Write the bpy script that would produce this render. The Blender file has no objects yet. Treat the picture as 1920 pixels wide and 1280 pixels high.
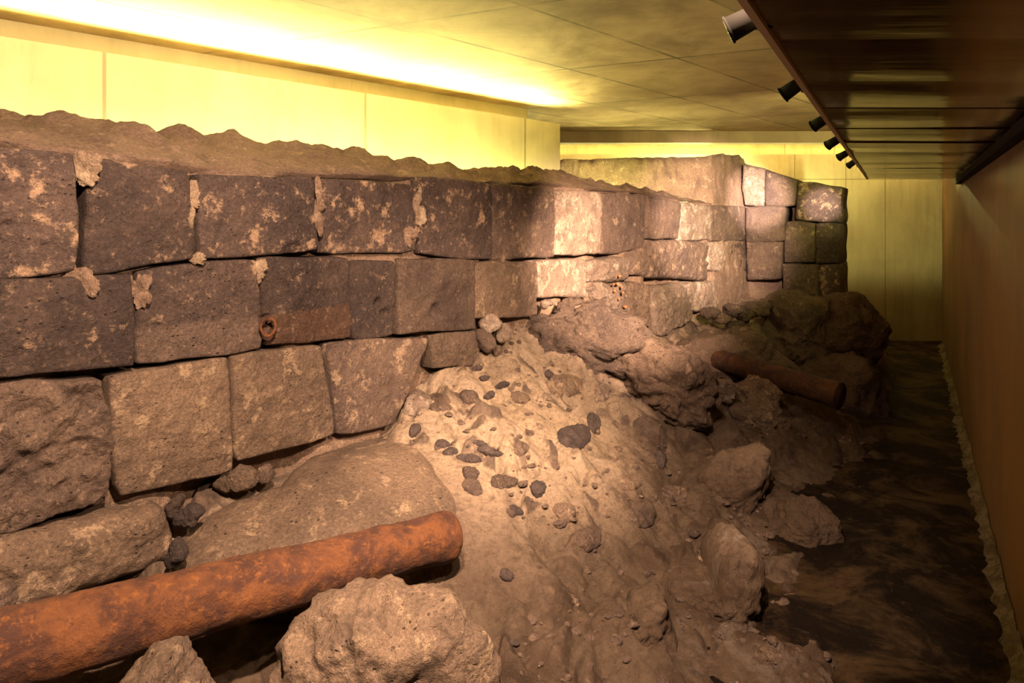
import bpy, bmesh, math, random
import numpy as np
from mathutils import Vector, noise
from mathutils.bvhtree import BVHTree
random.seed(7)
S = bpy.context.scene
COL = S.collection

# ---------------------------------------------------------------- camera, world, exposure
F, HY, CZ = 1200.0, 412.0, 1.75          # focal length in pixels, horizon row, eye height
cd = bpy.data.cameras.new('camera'); cam = bpy.data.objects.new('camera', cd); COL.objects.link(cam)
cam.location = (0, 0, CZ); cam.rotation_euler = (math.pi/2, 0, 0)
cd.sensor_width = 36; cd.lens = 36*F/1920; cd.shift_y = -(640-HY)/1920
cd.clip_start = .05
S.camera = cam
w = bpy.data.worlds.new('world'); S.world = w; w.use_nodes = True
w.node_tree.nodes['Background'].inputs[0].default_value = (1, .62, .38, 1)
w.node_tree.nodes['Background'].inputs[1].default_value = .03
S.view_settings.view_transform = 'Standard'; S.view_settings.look = 'None'
S.view_settings.gamma = 1; S.view_settings.use_curve_mapping = False
S.view_settings.exposure = 0.0

def P(px, py, t): return Vector(((px-960)/F*t, t, CZ+(HY-py)/F*t))
def wall_t(px):                                    # forward distance of the block wall's face
    u = (px-960)/F
    return 3.516/(.798-u)
B = Vector((2.87, 8.0)); 
def pier_t(px):                                    # the end pier faces the camera
    return 8.0-(px-1390)/188*.6

YEL = (1.0, .93, .30); WARM = (1.0, .67, .47)
def area_light(name, a, b, width, power, col, aim=(0,0,1), spread=180):
    a, b = Vector(a), Vector(b); L = (b-a).length
    ld = bpy.data.lights.new(name, 'AREA'); ld.shape = 'RECTANGLE'; ld.size = L; ld.size_y = width
    ld.energy = power; ld.color = col; ld.spread = math.radians(spread)
    o = bpy.data.objects.new(name, ld); COL.objects.link(o); o.location = (a+b)/2
    z = -Vector(aim).normalized(); x = (b-a).normalized(); y = z.cross(x).normalized(); z = x.cross(y)
    from mathutils import Matrix
    m = Matrix((x, y, z)).transposed(); o.rotation_euler = m.to_euler()
    return o
def spot_light(name, loc, target, power, col, angle, blend=.6, size=.03):
    ld = bpy.data.lights.new(name, 'SPOT'); ld.energy = power; ld.color = col
    ld.spot_size = math.radians(angle); ld.spot_blend = blend; ld.shadow_soft_size = size
    o = bpy.data.objects.new(name, ld); COL.objects.link(o); o.location = loc
    o.rotation_euler = (Vector(target)-Vector(loc)).to_track_quat('-Z', 'Y').to_euler()
    return o
ZC = CZ+1.15
LWA, LWB = Vector((-2.648, 3.31)), Vector((.475, 6.33))      # front face of the left wall; it stops short of the ceiling
lwd = (LWB-LWA).normalized(); lwn = Vector((-lwd.y, lwd.x))
# linear yellow lamps lying on top of the left wall and the back wall, shining up through the slot under the ceiling
def top_lamp(s0, s1, power):
    a, b = LWA+lwd*s0+lwn*.13, LWA+lwd*s1+lwn*.13
    area_light('linear_light', (a.x, a.y, CZ+.97), (b.x, b.y, CZ+.97), .04, power, YEL, (-lwn.x*1.0, -lwn.y*1.0, .9), 170)
top_lamp(-3.2, .2, 85); top_lamp(.3, 4.3, 200)
area_light('linear_light', (-.5, 9.42, CZ+.97), (6.2, 9.42, CZ+.97), .04, 420, YEL, (0, -1, .7), 170)
# unseen fill strips added behind the ruin to brighten the walls and core
area_light('linear_light', (-3.3, 1.95, 1.6), (-1.3, 4.0, 1.62), .05, 72, YEL, (-.7, .7, .6), 175)
area_light('linear_light', (.75, 6.9, 1.9), (1.9, 6.9, 1.95), .05, 45, YEL, (.0, .8, 1), 175)
area_light('linear_light', (2.5, 8.75, 1.9), (4.3, 8.75, 1.9), .05, 420, YEL, (.0, .8, 1), 175)
area_light('linear_light', (-1.3, 4.0, 1.62), (.28, 5.85, 1.65), .05, 150, YEL, (-.7, .7, .3), 175)
area_light('linear_light', (2.75, 4.9, 2.5), (3.35, 4.6, 2.5), .08, 75, YEL, (.5, 1, -.35), 150)  # lamp above the soffit, shining on the far right wall
# warm spotlights in the heads on the soffit edge, plus unseen ones placed overhead
SPOT = [(P(1402,38,1.24), P(330,560,2.6), 170, WARM, 104), (P(1487,165,1.86), P(900,720,4.0), 430, WARM, 62), (P(1539,228,2.45), P(1150,520,5.3), 2300, WARM, 46),
        (P(1563,266,3.05), P(1330,425,7.0), 3600, (1, .68, .55), 30), (P(1582,290,3.8), P(1418,372,7.9), 6500, (1, .72, .62), 13), (P(1598,306,4.5), P(1542,385,7.5), 2300, (1, .72, .62), 9)]
def head_dir(c, aim):
    d = (aim-c); d.z *= .8; return (d.normalized()+Vector((-.9, .1, -.55))).normalized()
for c_, a_, e_, col_, an_ in SPOT:
    spot_light('warm_spot', c_+head_dir(c_, a_)*.075, a_, e_, col_, an_, .9, .025)
spot_light('warm_spot', (-.15, .75, 2.8), P(250, 760, 2.4), 880, WARM, 110, .9, .03)
spot_light('warm_spot', (.1, .9, 2.8), P(1130, 1130, 2.6), 780, WARM, 66, .9, .03)
spot_light('warm_spot', (.5, 2.3, 2.8), P(1250, 800, 4.2), 130, WARM, 75, .9, .03)

# ---------------------------------------------------------------- materials
def mat(name):
    m = bpy.data.materials.new(name); m.use_nodes = True
    nt = m.node_tree; return m, nt, nt.nodes['Principled BSDF']
def nd(nt, t, **k):
    n = nt.nodes.new(t)
    for a, v in k.items(): setattr(n, a, v)
    return n
def pos(nt, scale=(1, 1, 1), rot=0):
    g = nd(nt, 'ShaderNodeNewGeometry'); mp = nd(nt, 'ShaderNodeMapping')
    mp.inputs['Scale'].default_value = scale; mp.inputs['Rotation'].default_value = (0, 0, rot)
    nt.links.new(g.outputs['Position'], mp.inputs[0]); return mp.outputs[0]
def nz(nt, v, scale, detail=6, rough=.6, dist=0):
    n = nd(nt, 'ShaderNodeTexNoise'); n.inputs['Scale'].default_value = scale
    n.inputs['Detail'].default_value = detail; n.inputs['Roughness'].default_value = rough
    n.inputs['Distortion'].default_value = dist
    nt.links.new(v, n.inputs['Vector']); return n.outputs['Fac']
def vor(nt, v, scale, feature='F1'):
    n = nd(nt, 'ShaderNodeTexVoronoi', feature=feature); n.inputs['Scale'].default_value = scale
    nt.links.new(v, n.inputs['Vector']); return n.outputs['Distance']
def ramp(nt, f, a, b, lo=0., hi=1.):
    n = nd(nt, 'ShaderNodeMapRange', interpolation_type='SMOOTHSTEP')
    for i, v in enumerate((a, b, lo, hi)): n.inputs[i+1].default_value = v
    nt.links.new(f, n.inputs[0]); return n.outputs[0]
def mix(nt, f, a, b, mode='MIX'):
    n = nd(nt, 'ShaderNodeMix', data_type='RGBA', blend_type=mode)
    for s, v in ((n.inputs[0], f), (n.inputs[6], a), (n.inputs[7], b)):
        if hasattr(v, 'links') or hasattr(v, 'is_linked'): nt.links.new(v, s)
        elif isinstance(v, (int, float)): s.default_value = v
        else: s.default_value = (*v, 1) if len(v) == 3 else v
    return n.outputs[2]
def mth(nt, op, a, b=None, c=None):
    n = nd(nt, 'ShaderNodeMath', operation=op)
    for i, v in enumerate((a, b, c)):
        if v is None: continue
        if isinstance(v, (int, float)): n.inputs[i].default_value = v
        else: nt.links.new(v, n.inputs[i])
    return n.outputs[0]
def bump(nt, bsdf, hs, dist=.01):
    prev = None
    for h, st, d in hs:
        n = nd(nt, 'ShaderNodeBump'); n.inputs['Strength'].default_value = st; n.inputs['Distance'].default_value = d
        nt.links.new(h, n.inputs['Height'])
        if prev: nt.links.new(prev, n.inputs['Normal'])
        prev = n.outputs[0]
    nt.links.new(prev, bsdf.inputs['Normal'])

def stone_mat(name, dark, mid, pale, patch=.60, pits=1.0, var=.18, band=None):
    m, nt, b = mat(name); v = pos(nt)
    n1 = nz(nt, v, 2.6, 8, .62, .3); n2 = nz(nt, v, 9, 10, .72, .12); n3 = nz(nt, v, 75, 4, .75); n5 = nz(nt, v, 5, 9, .75, .2)
    c = mix(nt, ramp(nt, n1, .35, .65), dark, mid)
    oi = nd(nt, 'ShaderNodeObjectInfo')
    n2s = mth(nt, 'ADD', n2, mth(nt, 'MULTIPLY', mth(nt, 'SUBTRACT', oi.outputs['Random'], .5), .07))
    c = mix(nt, ramp(nt, n2s, patch-.03, patch+.06), c, pale)
    if band:
        zz = nd(nt, 'ShaderNodeSeparateXYZ'); nt.links.new(v, zz.inputs[0])
        zn = mth(nt, 'ADD', zz.outputs[2], mth(nt, 'MULTIPLY', n1, .05))
        c = mix(nt, ramp(nt, zn, band[0]+.02, band[0]-.01, 0, .85), c, band[1])
    nf = nz(nt, v, 28, 5, .75); c = mix(nt, ramp(nt, nf, .56, .68, 0, .6), c, pale)
    c = mix(nt, ramp(nt, n3, .35, .65, .0, .75), c, mix(nt, .5, c, (0, 0, 0)))
    c = mix(nt, ramp(nt, n5, .34, .48, .55, 0), c, mix(nt, .6, dark, (.02, .014, .012)))
    tone = ramp(nt, oi.outputs['Random'], 0, 1, 1-var, 1+var)
    g = nd(nt, 'ShaderNodeCombineColor')
    for i in range(3): nt.links.new(tone, g.inputs[i])
    c = mix(nt, 1.0, c, g.outputs[0], 'MULTIPLY')
    pit = ramp(nt, vor(nt, v, 60), .0, .22); pm = ramp(nt, nz(nt, v, 12, 2), .5, .62)
    pit2 = mth(nt, 'SUBTRACT', 1.0, mth(nt, 'MULTIPLY', mth(nt, 'SUBTRACT', 1.0, pit), pm))
    pb = mth(nt, 'SUBTRACT', 1.0, mth(nt, 'MULTIPLY', mth(nt, 'SUBTRACT', 1.0, ramp(nt, vor(nt, pos(nt, (1, 1, 1.6)), 26), .05, .2)), ramp(nt, nz(nt, v, 4, 3), .5, .6)))
    pit2 = mth(nt, 'MULTIPLY', pit2, pb)
    c = mix(nt, mth(nt, 'MULTIPLY', mth(nt, 'SUBTRACT', 1.0, pit2), .8*pits), c, (.02, .014, .01))
    nt.links.new(c, b.inputs['Base Color']); b.inputs['Roughness'].default_value = .92
    b.inputs['Specular IOR Level'].default_value = .25
    bump(nt, b, [(n2, 1, .05), (nf, 1, .03), (n3, 1, .010), (pit2, .9*pits, .02)])
    return m
DK = stone_mat('dark_basalt', (.085, .062, .056), (.15, .105, .085), (.50, .34, .22), .585)
DKP = stone_mat('dark_basalt_pale_band', (.085, .062, .056), (.15, .105, .085), (.50, .34, .22), .60, band=(1.335, (.22, .155, .12)))
DKB = stone_mat('dark_basalt_rusty_band', (.085, .062, .056), (.15, .105, .085), (.50, .34, .22), .60, band=(1.325, (.17, .095, .06)))
MD = stone_mat('brown_stone', (.135, .095, .078), (.23, .16, .115), (.45, .32, .21), .60)
TN = stone_mat('tan_stone', (.20, .14, .10), (.31, .215, .145), (.50, .36, .23), .58)
PL = stone_mat('pale_stone', (.28, .205, .155), (.38, .28, .21), (.52, .41, .31), .55)
CB = stone_mat('grey_cobble', (.10, .076, .068), (.155, .115, .10), (.28, .20, .15), .66, .3)
BR = stone_mat('brown_rock', (.16, .108, .078), (.24, .165, .115), (.36, .25, .17), .62)  # plain brown tone for rocks by the pier, pipe and trench
CAP = stone_mat('brown_mortar_cap', (.23, .155, .112), (.32, .22, .158), (.44, .31, .22), .60, .8, .02)
MORT = stone_mat('mortar', (.31, .21, .145), (.42, .285, .195), (.55, .39, .27), .58, .6, .02)

# rubble of the mound: tan mortar, grey stone, white salt crust
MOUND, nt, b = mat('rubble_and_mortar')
v = pos(nt)
n1 = nz(nt, v, 1.7, 8, .65, .5); n2 = nz(nt, v, 7, 9, .72, .8); n3 = nz(nt, v, 40, 5, .75); n4 = nz(nt, v, 3.1, 6, .6, 1.2)
c = mix(nt, ramp(nt, n1, .38, .62), (.24, .17, .125), (.38, .275, .195))
c = mix(nt, ramp(nt, n2, .50, .62, 0, .75), c, (.47, .34, .235))
c = mix(nt, ramp(nt, n4, .60, .68, 0, .7), c, (.11, .082, .068))
sp = nd(nt, 'ShaderNodeSeparateXYZ'); nt.links.new(v, sp.inputs[0])
at = nd(nt, 'ShaderNodeAttribute', attribute_name='tone'); tone_ = at.outputs['Fac']
def blob_mask(cx, cy, r):
    d = nd(nt, 'ShaderNodeVectorMath', operation='DISTANCE')
    cb = nd(nt, 'ShaderNodeCombineXYZ'); nt.links.new(sp.outputs[0], cb.inputs[0]); nt.links.new(sp.outputs[1], cb.inputs[1])
    nt.links.new(cb.outputs[0], d.inputs[0]); d.inputs[1].default_value = (cx, cy, 0)
    q = mth(nt, 'ADD', mth(nt, 'DIVIDE', d.outputs['Value'], r), mth(nt, 'MULTIPLY', mth(nt, 'SUBTRACT', n2, .5), 1.6))
    return ramp(nt, q, 1.0, .55)
c = mix(nt, mth(nt, 'MULTIPLY', blob_mask(.0, 3.75, .95), ramp(nt, n2, .36, .5, .35, 1)), c, (.55, .41, .27))
n6 = nz(nt, v, 13, 9, .8)
c = mix(nt, ramp(nt, n6, .36, .48, .6, 0), c, (.10, .072, .055))
c = mix(nt, ramp(nt, n6, .56, .66, 0, .5), c, (.46, .35, .25))
c = mix(nt, ramp(nt, tone_, .05, .5, 0, .85), c, mix(nt, ramp(nt, n2, .4, .6), (.11, .08, .066), (.22, .155, .115)))
c = mix(nt, ramp(nt, tone_, -.05, -.5, 0, .6), c, (.50, .38, .27))
salt = mth(nt, 'MULTIPLY', ramp(nt, n4, .52, .60), mth(nt, 'MAXIMUM', blob_mask(.95, 2.65, .45), blob_mask(1.25, 3.3, .3)))
c = mix(nt, mth(nt, 'MULTIPLY', salt, .7), c, (.66, .55, .46))
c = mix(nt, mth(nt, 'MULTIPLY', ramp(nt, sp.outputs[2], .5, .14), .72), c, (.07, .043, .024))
c = mix(nt, ramp(nt, n3, .3, .6, .45, 0), c, (.06, .04, .025))
nt.links.new(c, b.inputs['Base Color']); b.inputs['Roughness'].default_value = .93
b.inputs['Specular IOR Level'].default_value = .2
bump(nt, b, [(n2, 1, .06), (n6, 1, .03), (n3, .8, .010)])

def rust_mat(name, k=1.0):
    m, nt, b = mat(name); v = pos(nt)
    n1 = nz(nt, v, 7, 8, .7, .5); n2 = nz(nt, v, 30, 6, .75); n3 = nz(nt, v, 90, 3)
    n5 = nz(nt, v, 14, 9, .75)
    c = mix(nt, ramp(nt, n1, .40, .60), (.12*k, .036*k, .013*k), (.34*k, .115*k, .026*k)); c = mix(nt, ramp(nt, n5, .38, .5, .75, 0), c, (.045, .016, .009))
    c = mix(nt, ramp(nt, n2, .52, .68, 0, .8), c, (.52*k, .19*k, .035*k))
    c = mix(nt, ramp(nt, n2, .30, .42, .7, 0), c, (.05, .016, .008))
    nt.links.new(c, b.inputs['Base Color']); b.inputs['Roughness'].default_value = .85
    bump(nt, b, [(n1, .6, .02), (n2, .9, .012), (n3, .6, .003)])
    return m
RUST = rust_mat('rusted_iron', .36); RUST2 = rust_mat('dark_rusted_iron', .22)

def line(nt, v, n, off, sp_, wd):                    # thin repeated joint lines across direction n
    d = nd(nt, 'ShaderNodeVectorMath', operation='DOT_PRODUCT'); nt.links.new(v, d.inputs[0]); d.inputs[1].default_value = n
    q = mth(nt, 'DIVIDE', mth(nt, 'SUBTRACT', d.outputs['Value'], off), sp_)
    fr = mth(nt, 'ABSOLUTE', mth(nt, 'SUBTRACT', mth(nt, 'FRACT', mth(nt, 'ADD', q, 20.5)), .5))
    return ramp(nt, fr, wd/sp_, wd/sp_*2.2), mth(nt, 'FLOOR', mth(nt, 'ADD', q, 20.0))
CEIL, nt, b = mat('board_marked_concrete_ceiling')
v = pos(nt)
l1, i1 = line(nt, v, (.41, .912, 0), 3.16, 1.47, .007)
l2, i2 = line(nt, v, (.707, -.707, 0), -3.91, .76, .007)
wn = nd(nt, 'ShaderNodeTexWhiteNoise', noise_dimensions='2D'); cb = nd(nt, 'ShaderNodeCombineXYZ')
nt.links.new(i1, cb.inputs[0]); nt.links.new(i2, cb.inputs[1]); nt.links.new(cb.outputs[0], wn.inputs['Vector'])
n1 = nz(nt, v, 1.6, 7, .65, .4); n2 = nz(nt, v, 25, 5, .7)
vs = pos(nt, (1.2, 14, 1), math.radians(-45)); ns = nz(nt, vs, 1.5, 6, .7)
c = mix(nt, ramp(nt, n1, .3, .7), (.21, .14, .09), (.48, .365, .25))
c = mix(nt, ramp(nt, ns, .52, .75, 0, .35), c, (.20, .15, .10))
c = mix(nt, ramp(nt, wn.outputs['Value'], 0, 1, 0, .45), c, (.20, .14, .09))
jl = mth(nt, 'MULTIPLY', l1, l2); jn = ramp(nt, nz(nt, v, 2.2, 4), .35, .6, .25, .9)
c = mix(nt, mth(nt, 'MULTIPLY', mth(nt, 'SUBTRACT', 1.0, jl), jn), c, (.06, .045, .03))
nt.links.new(c, b.inputs['Base Color']); b.inputs['Roughness'].default_value = .75
bump(nt, b, [(n2, .4, .004)])

def concrete(name, c0, c1, seams, sw=.004, rough=.85, hz_=None, streak=.25, dark=(.12, .09, .06)):
    m, nt, b = mat(name); v = pos(nt)
    n1 = nz(nt, v, 1.3, 7, .62, .5); n2 = nz(nt, v, 30, 5, .7)
    vs = pos(nt, (6, 6, .5)); ns = nz(nt, vs, 1.6, 6, .65)
    c = mix(nt, ramp(nt, n1, .3, .7), c0, c1)
    c = mix(nt, ramp(nt, ns, .45, .75, 0, streak), c, dark)
    sp = nd(nt, 'ShaderNodeSeparateXYZ'); nt.links.new(v, sp.inputs[0])
    msk = None
    for s in seams:
        d = ramp(nt, mth(nt, 'ABSOLUTE', mth(nt, 'SUBTRACT', sp.outputs[0], s)), sw, sw*2.5)
        msk = d if msk is None else mth(nt, 'MULTIPLY', msk, d)
    for s in (hz_ or []):
        d = ramp(nt, mth(nt, 'ABSOLUTE', mth(nt, 'SUBTRACT', sp.outputs[2], s)), sw, sw*2.5)
        msk = d if msk is None else mth(nt, 'MULTIPLY', msk, d)
    hs = [(n2, .3, .003), (n1, .3, .01)]
    if msk is not None:
        c = mix(nt, mth(nt, 'MULTIPLY', mth(nt, 'SUBTRACT', 1.0, msk), .6), c, dark)
        hs.append((msk, .4, .006))
    nt.links.new(c, b.inputs['Base Color']); b.inputs['Roughness'].default_value = rough
    bump(nt, b, hs); return m
# seam positions are world x on each wall
lw0, lw1 = LWA, LWB
def lw_x(px):
    u = (px-960)/F; k = (lw1.y-lw0.y)/(lw1.x-lw0.x)
    t = (lw0.y-k*lw0.x)/(1-k*u); return u*t
LW = concrete('left_concrete', (.42, .37, .24), (.56, .50, .33), [lw_x(195), lw_x(685), lw_x(985)], streak=.15)
LWO = concrete('outer_concrete', (.42, .37, .24), (.56, .50, .33), [], streak=.15)
BW = concrete('back_concrete', (.36, .31, .22), (.48, .42, .30), [(1490-960)/F*9.27, (1586-960)/F*9.27, (1660-960)/F*9.27], hz_=[CZ+(HY-336)/F*9.27], streak=.3)
RW = concrete('right_brown_concrete', (.10, .046, .018), (.16, .074, .029), [], rough=.75, streak=.45, dark=(.10, .055, .025))
BEAM = concrete('beam_concrete', (.30, .22, .16), (.42, .31, .23), [])

FLOOR, nt, b = mat('dark_earth_floor')  # near-black earth with brown and tan patches
v = pos(nt); vs = pos(nt, (1, 1, 1), math.radians(0))
n1 = nz(nt, v, 2.4, 8, .7, .6); n2 = nz(nt, v, 12, 8, .75, 1.0); n3 = nz(nt, v, 60, 4, .7)
c = mix(nt, ramp(nt, n1, .45, .62), (.009, .005, .003), (.065, .040, .019))
c = mix(nt, ramp(nt, n2, .55, .70, 0, .5), c, (.10, .07, .035))
nt.links.new(c, b.inputs['Base Color']); b.inputs['Roughness'].default_value = .8
b.inputs['Specular IOR Level'].default_value = .1
bump(nt, b, [(n1, .6, .04), (n2, .9, .03), (n3, .6, .006)])

METAL, nt, b = mat('brown_metal_sheet')
v = pos(nt); n1 = nz(nt, pos(nt, (1, 1, 1)), 1.4, 3, .5, .3)
vs = pos(nt, (.8, 5, 1), 0); ns = nz(nt, vs, 1.6, 3, .5)
b.inputs['Base Color'].default_value = (.30, .21, .12, 1); b.inputs['Metallic'].default_value = .85
b.inputs['Roughness'].default_value = .13
bump(nt, b, [(ns, .2, .02)])
LIP, nt, b = mat('bright_metal_edge')
b.inputs['Base Color'].default_value = (.62, .50, .38, 1); b.inputs['Metallic'].default_value = .2; b.inputs['Roughness'].default_value = .45
BLK, nt, b = mat('black_metal')
b.inputs['Base Color'].default_value = (.015, .013, .010, 1); b.inputs['Roughness'].default_value = .85; b.inputs['Specular IOR Level'].default_value = .15
LENS, nt, b = mat('spotlight_glass')
b.inputs['Base Color'].default_value = (.08, .07, .05, 1); b.inputs['Roughness'].default_value = .15
TNP = stone_mat('pale_mortar', (.38, .27, .18), (.48, .35, .23), (.60, .46, .31), .55, .6, .02)
SALT = stone_mat('salt_crust', (.16, .12, .08), (.24, .18, .13), (.34, .27, .2), .5, .4)

# ---------------------------------------------------------------- object helpers
def obj(name, verts, faces, m, parent=None, smooth=True, origin=None):
    verts = [Vector(q) for q in verts]
    if origin is None:
        lo = Vector([min(q[i] for q in verts) for i in range(3)]); hi = Vector([max(q[i] for q in verts) for i in range(3)])
        origin = Vector(((lo.x+hi.x)/2, (lo.y+hi.y)/2, lo.z))
    origin = Vector(origin)
    pw = parent.location if parent else Vector((0, 0, 0))
    if parent and parent.parent: pw = pw+parent.parent.location
    me = bpy.data.meshes.new(name); me.from_pydata([q-origin for q in verts], [], faces)
    bm = bmesh.new(); bm.from_mesh(me); bmesh.ops.recalc_face_normals(bm, faces=bm.faces); bm.to_mesh(me); bm.free()
    if smooth: me.polygons.foreach_set('use_smooth', [True]*len(me.polygons))
    me.materials.append(m)
    o = bpy.data.objects.new(name, me); COL.objects.link(o); o.location = origin-pw
    if parent: o.parent = parent
    return o
def tag(o, label, cat, group=None, kind=None):
    o['label'] = label; o['category'] = cat
    if group: o['group'] = group
    if kind: o['kind'] = kind
    return o
def empty(name, loc):
    o = bpy.data.objects.new(name, None); COL.objects.link(o); o.location = loc; o.empty_display_size = .1; return o
def struct(name, verts, faces, m, smooth=False):
    o = obj(name, verts, faces, m, smooth=smooth); o['kind'] = 'structure'; return o
def prism(pts, z0, z1):
    n = len(pts); vs = [(x, y, z0) for x, y in pts]+[(x, y, z1) for x, y in pts]
    fs = [list(range(n)), list(range(2*n-1, n-1, -1))]+[[i, (i+1) % n, n+(i+1) % n, n+i] for i in range(n)]
    return vs, fs
def wallseg(a, b, th, z0, z1):
    a, b = Vector(a), Vector(b); d = (b-a).normalized(); n = Vector((d.y, -d.x))*th
    return prism([a, b, b+n, a+n], z0, z1)
def fbm(p, f, o=4):
    s = 0; a = 1
    for i in range(o):
        s += a*noise.noise(p*f); f *= 2.1; a *= .5
    return s
def rid(p, f):                                        # ridged value 0..1
    return 1-abs(noise.noise(p*f))*2

# ---------------------------------------------------------------- setting
struct('ceiling', *prism([(-7, -2.6), (7.4, -2.6), (7.4, 9.9), (-7, 9.9)], ZC, ZC+.2), CEIL)
struct('trim_1', *prism([(.2, 8.3), (6.2, 8.3), (6.2, 8.5), (.2, 8.5)], CZ+1.0, ZC), BEAM)
ld = (lw1-lw0).normalized()
struct('wall_left', *prism([lw0-ld*4.6, lw1, lw1+lwn*.3, lw0-ld*4.6+lwn*.3], -.1, CZ+.95), LW)
struct('wall_back', *prism([(-3.5, 9.27), (7.2, 9.27), (7.2, 9.6), (-3.5, 9.6)], -.1, CZ+.95), BW)
struct('wall_outer', *prism([lw0-ld*4.6+lwn*.45, lw0+ld*4.345+lwn*.45, lw0+ld*4.345+lwn*.6, lw0-ld*4.6+lwn*.6], -.1, ZC), LWO)
struct('wall_back_outer', *prism([(-3.5, 9.6), (7.4, 9.6), (7.4, 9.7), (-3.5, 9.7)], -.1, ZC), BW)  # full-height wall closing the slot behind the back wall
rd = Vector((.624, 1)); r0 = Vector((2.029, 2.536))
struct('wall_right', *prism([r0-rd*5.0, r0+rd*7.25, r0+rd*7.25+Vector((.25, 0)), r0-rd*5.0+Vector((.25, 0))], -.1, ZC), RW)
struct('wall_front', *prism([(-7, -2.6), (-1.0, -2.6), (-1.0, -2.45), (-7, -2.45)], -.1, ZC), BW)
# floor: a gently uneven grid
gx, gy = 90, 150; vs = []; fs = []
for j in range(gy+1):
    y = -2.6+12.4*j/gy
    for i in range(gx+1):
        x = -7+14.2*i/gx; p = Vector((x, y, 0)); vs.append((x, y, .012*fbm(p, 2.5, 3)))
for j in range(gy):
    for i in range(gx):
        a = j*(gx+1)+i; fs.append((a, a+1, a+gx+2, a+gx+1))
struct('floor', vs, fs, FLOOR, True)
# crumbled salt crust along the foot of the right wall
vs = []; fs = []; n = 260
for i in range(n+1):
    q = r0+rd*(-1.2+7.6*i/n); p = Vector((q.x, q.y, 0))
    wd = .05+.05*max(0, noise.noise(p*6))+.045*max(0, noise.noise(p*19)); h = .035+.03*noise.noise(p*8)+.015*noise.noise(p*30)
    k = Vector((-1, .624)).normalized()
    for s, z in ((.004, h*1.5), (.01, h*1.3), (wd*.5, h*.7), (wd*.85, h*.3), (wd*1.1, -.02)): vs.append((q.x+k.x*s, q.y+k.y*s, z))
for i in range(n):
    for j in range(4): a = i*5+j; fs.append((a, a+1, a+6, a+5))
tag(obj('salt_crust', vs, fs, SALT), 'pale crumbling salt crust along the foot of the brown wall', 'crust', kind='stuff')

# ---------------------------------------------------------------- mound
CP = [ # px, py, forward distance
 (0,1150,2.2),(330,1000,2.66),(520,895,3.02),(740,795,3.58),(900,650,4.15),(1000,620,4.6),(1190,615,5.75),(1245,640,6.1),
 (1340,600,7.1),(1440,570,7.6),(1570,575,7.3),(1640,640,7.0),
 (150,1100,2.45),(700,900,3.0),(820,900,3.05),(600,1000,2.72),(850,1000,2.78),(850,1110,2.55),(450,1060,2.55),
 (790,735,3.68),(830,705,3.83),(880,675,4.02),(820,740,3.8),(950,720,3.95),(1000,800,3.55),(1100,720,4.3),(1100,850,3.5),(1000,900,3.15),(1000,1000,2.85),(1000,1150,2.45),(1000,1280,2.18),
 (1200,700,4.9),(1200,800,4.2),(1200,900,3.6),(1200,1050,2.95),(1200,1280,2.28),
 (1300,700,5.4),(1320,800,4.6),(1350,900,3.85),(1400,1000,3.35),(1400,1150,2.72),(1400,1280,2.36),
 (1450,740,5.4),(1500,800,4.9),(1520,900,4.15),(1540,1000,3.52),(1560,1130,2.9),(1560,1280,2.4),
 (1600,690,6.6),(1610,800,5.2)]
pts = [P(*c) for c in CP]
pts += [Vector(q) for q in ((1.72,2.92,-.02),(1.42,2.40,-.02),(2.44,4.3,-.02),(3.0,5.2,-.02),(4.1,6.9,0),(4.7,8,-.05),(2.3,2.9,-.3),(3.2,4.3,-.35),(4.6,6.0,-.4),(1.2,1.6,-.15),(.5,1.3,-.02),(0,1.4,.05),
      (-.5,1.6,.10),(-.9,1.7,.16),(-1.3,1.75,.25),(-.75,2.05,.13),(-.35,2.3,.16),(-1.2,1.98,.22),(-1.8,1.6,.35),(-.2,1.0,0),(-1.5,1.0,.15),(-3,1.0,.3),(-2.6,1.8,.45),(1.,6.2,1.0),(3.,9,.8),(-2,3.2,.5))]
A = np.array([[p.x, p.y] for p in pts]); Z = np.array([p.z for p in pts])
def ker(r2): return .5*r2*np.log(r2+1e-9)
n = len(A); K = ker(((A[:, None]-A[None])**2).sum(2))+np.eye(n)*.003; Q = np.c_[np.ones(n), A]
sol = np.linalg.solve(np.block([[K, Q], [Q.T, np.zeros((3, 3))]]), np.r_[Z, 0, 0, 0])
def base_z(x, y):
    X = np.c_[np.ravel(x), np.ravel(y)]
    k = ker(((X[:, None]-A[None])**2).sum(2)); return k@sol[:n]+np.c_[np.ones(len(X)), X]@sol[n:]
nu, ntt = 520, 460
us = np.linspace(-1.15, .72, nu); ts = 1.05*(8.6/1.05)**np.linspace(0, 1, ntt)
U, T = np.meshgrid(us, ts); X = (U*T).ravel(); Y = T.ravel()
Zb = np.concatenate([base_z(X[i:i+20000], Y[i:i+20000]) for i in range(0, len(X), 20000)])
faces = [(j*nu+i, j*nu+i+1, (j+1)*nu+i+1, (j+1)*nu+i) for j in range(ntt-1) for i in range(nu-1)]
vb = [Vector((X[i], Y[i], Zb[i])) for i in range(len(X))]
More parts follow.
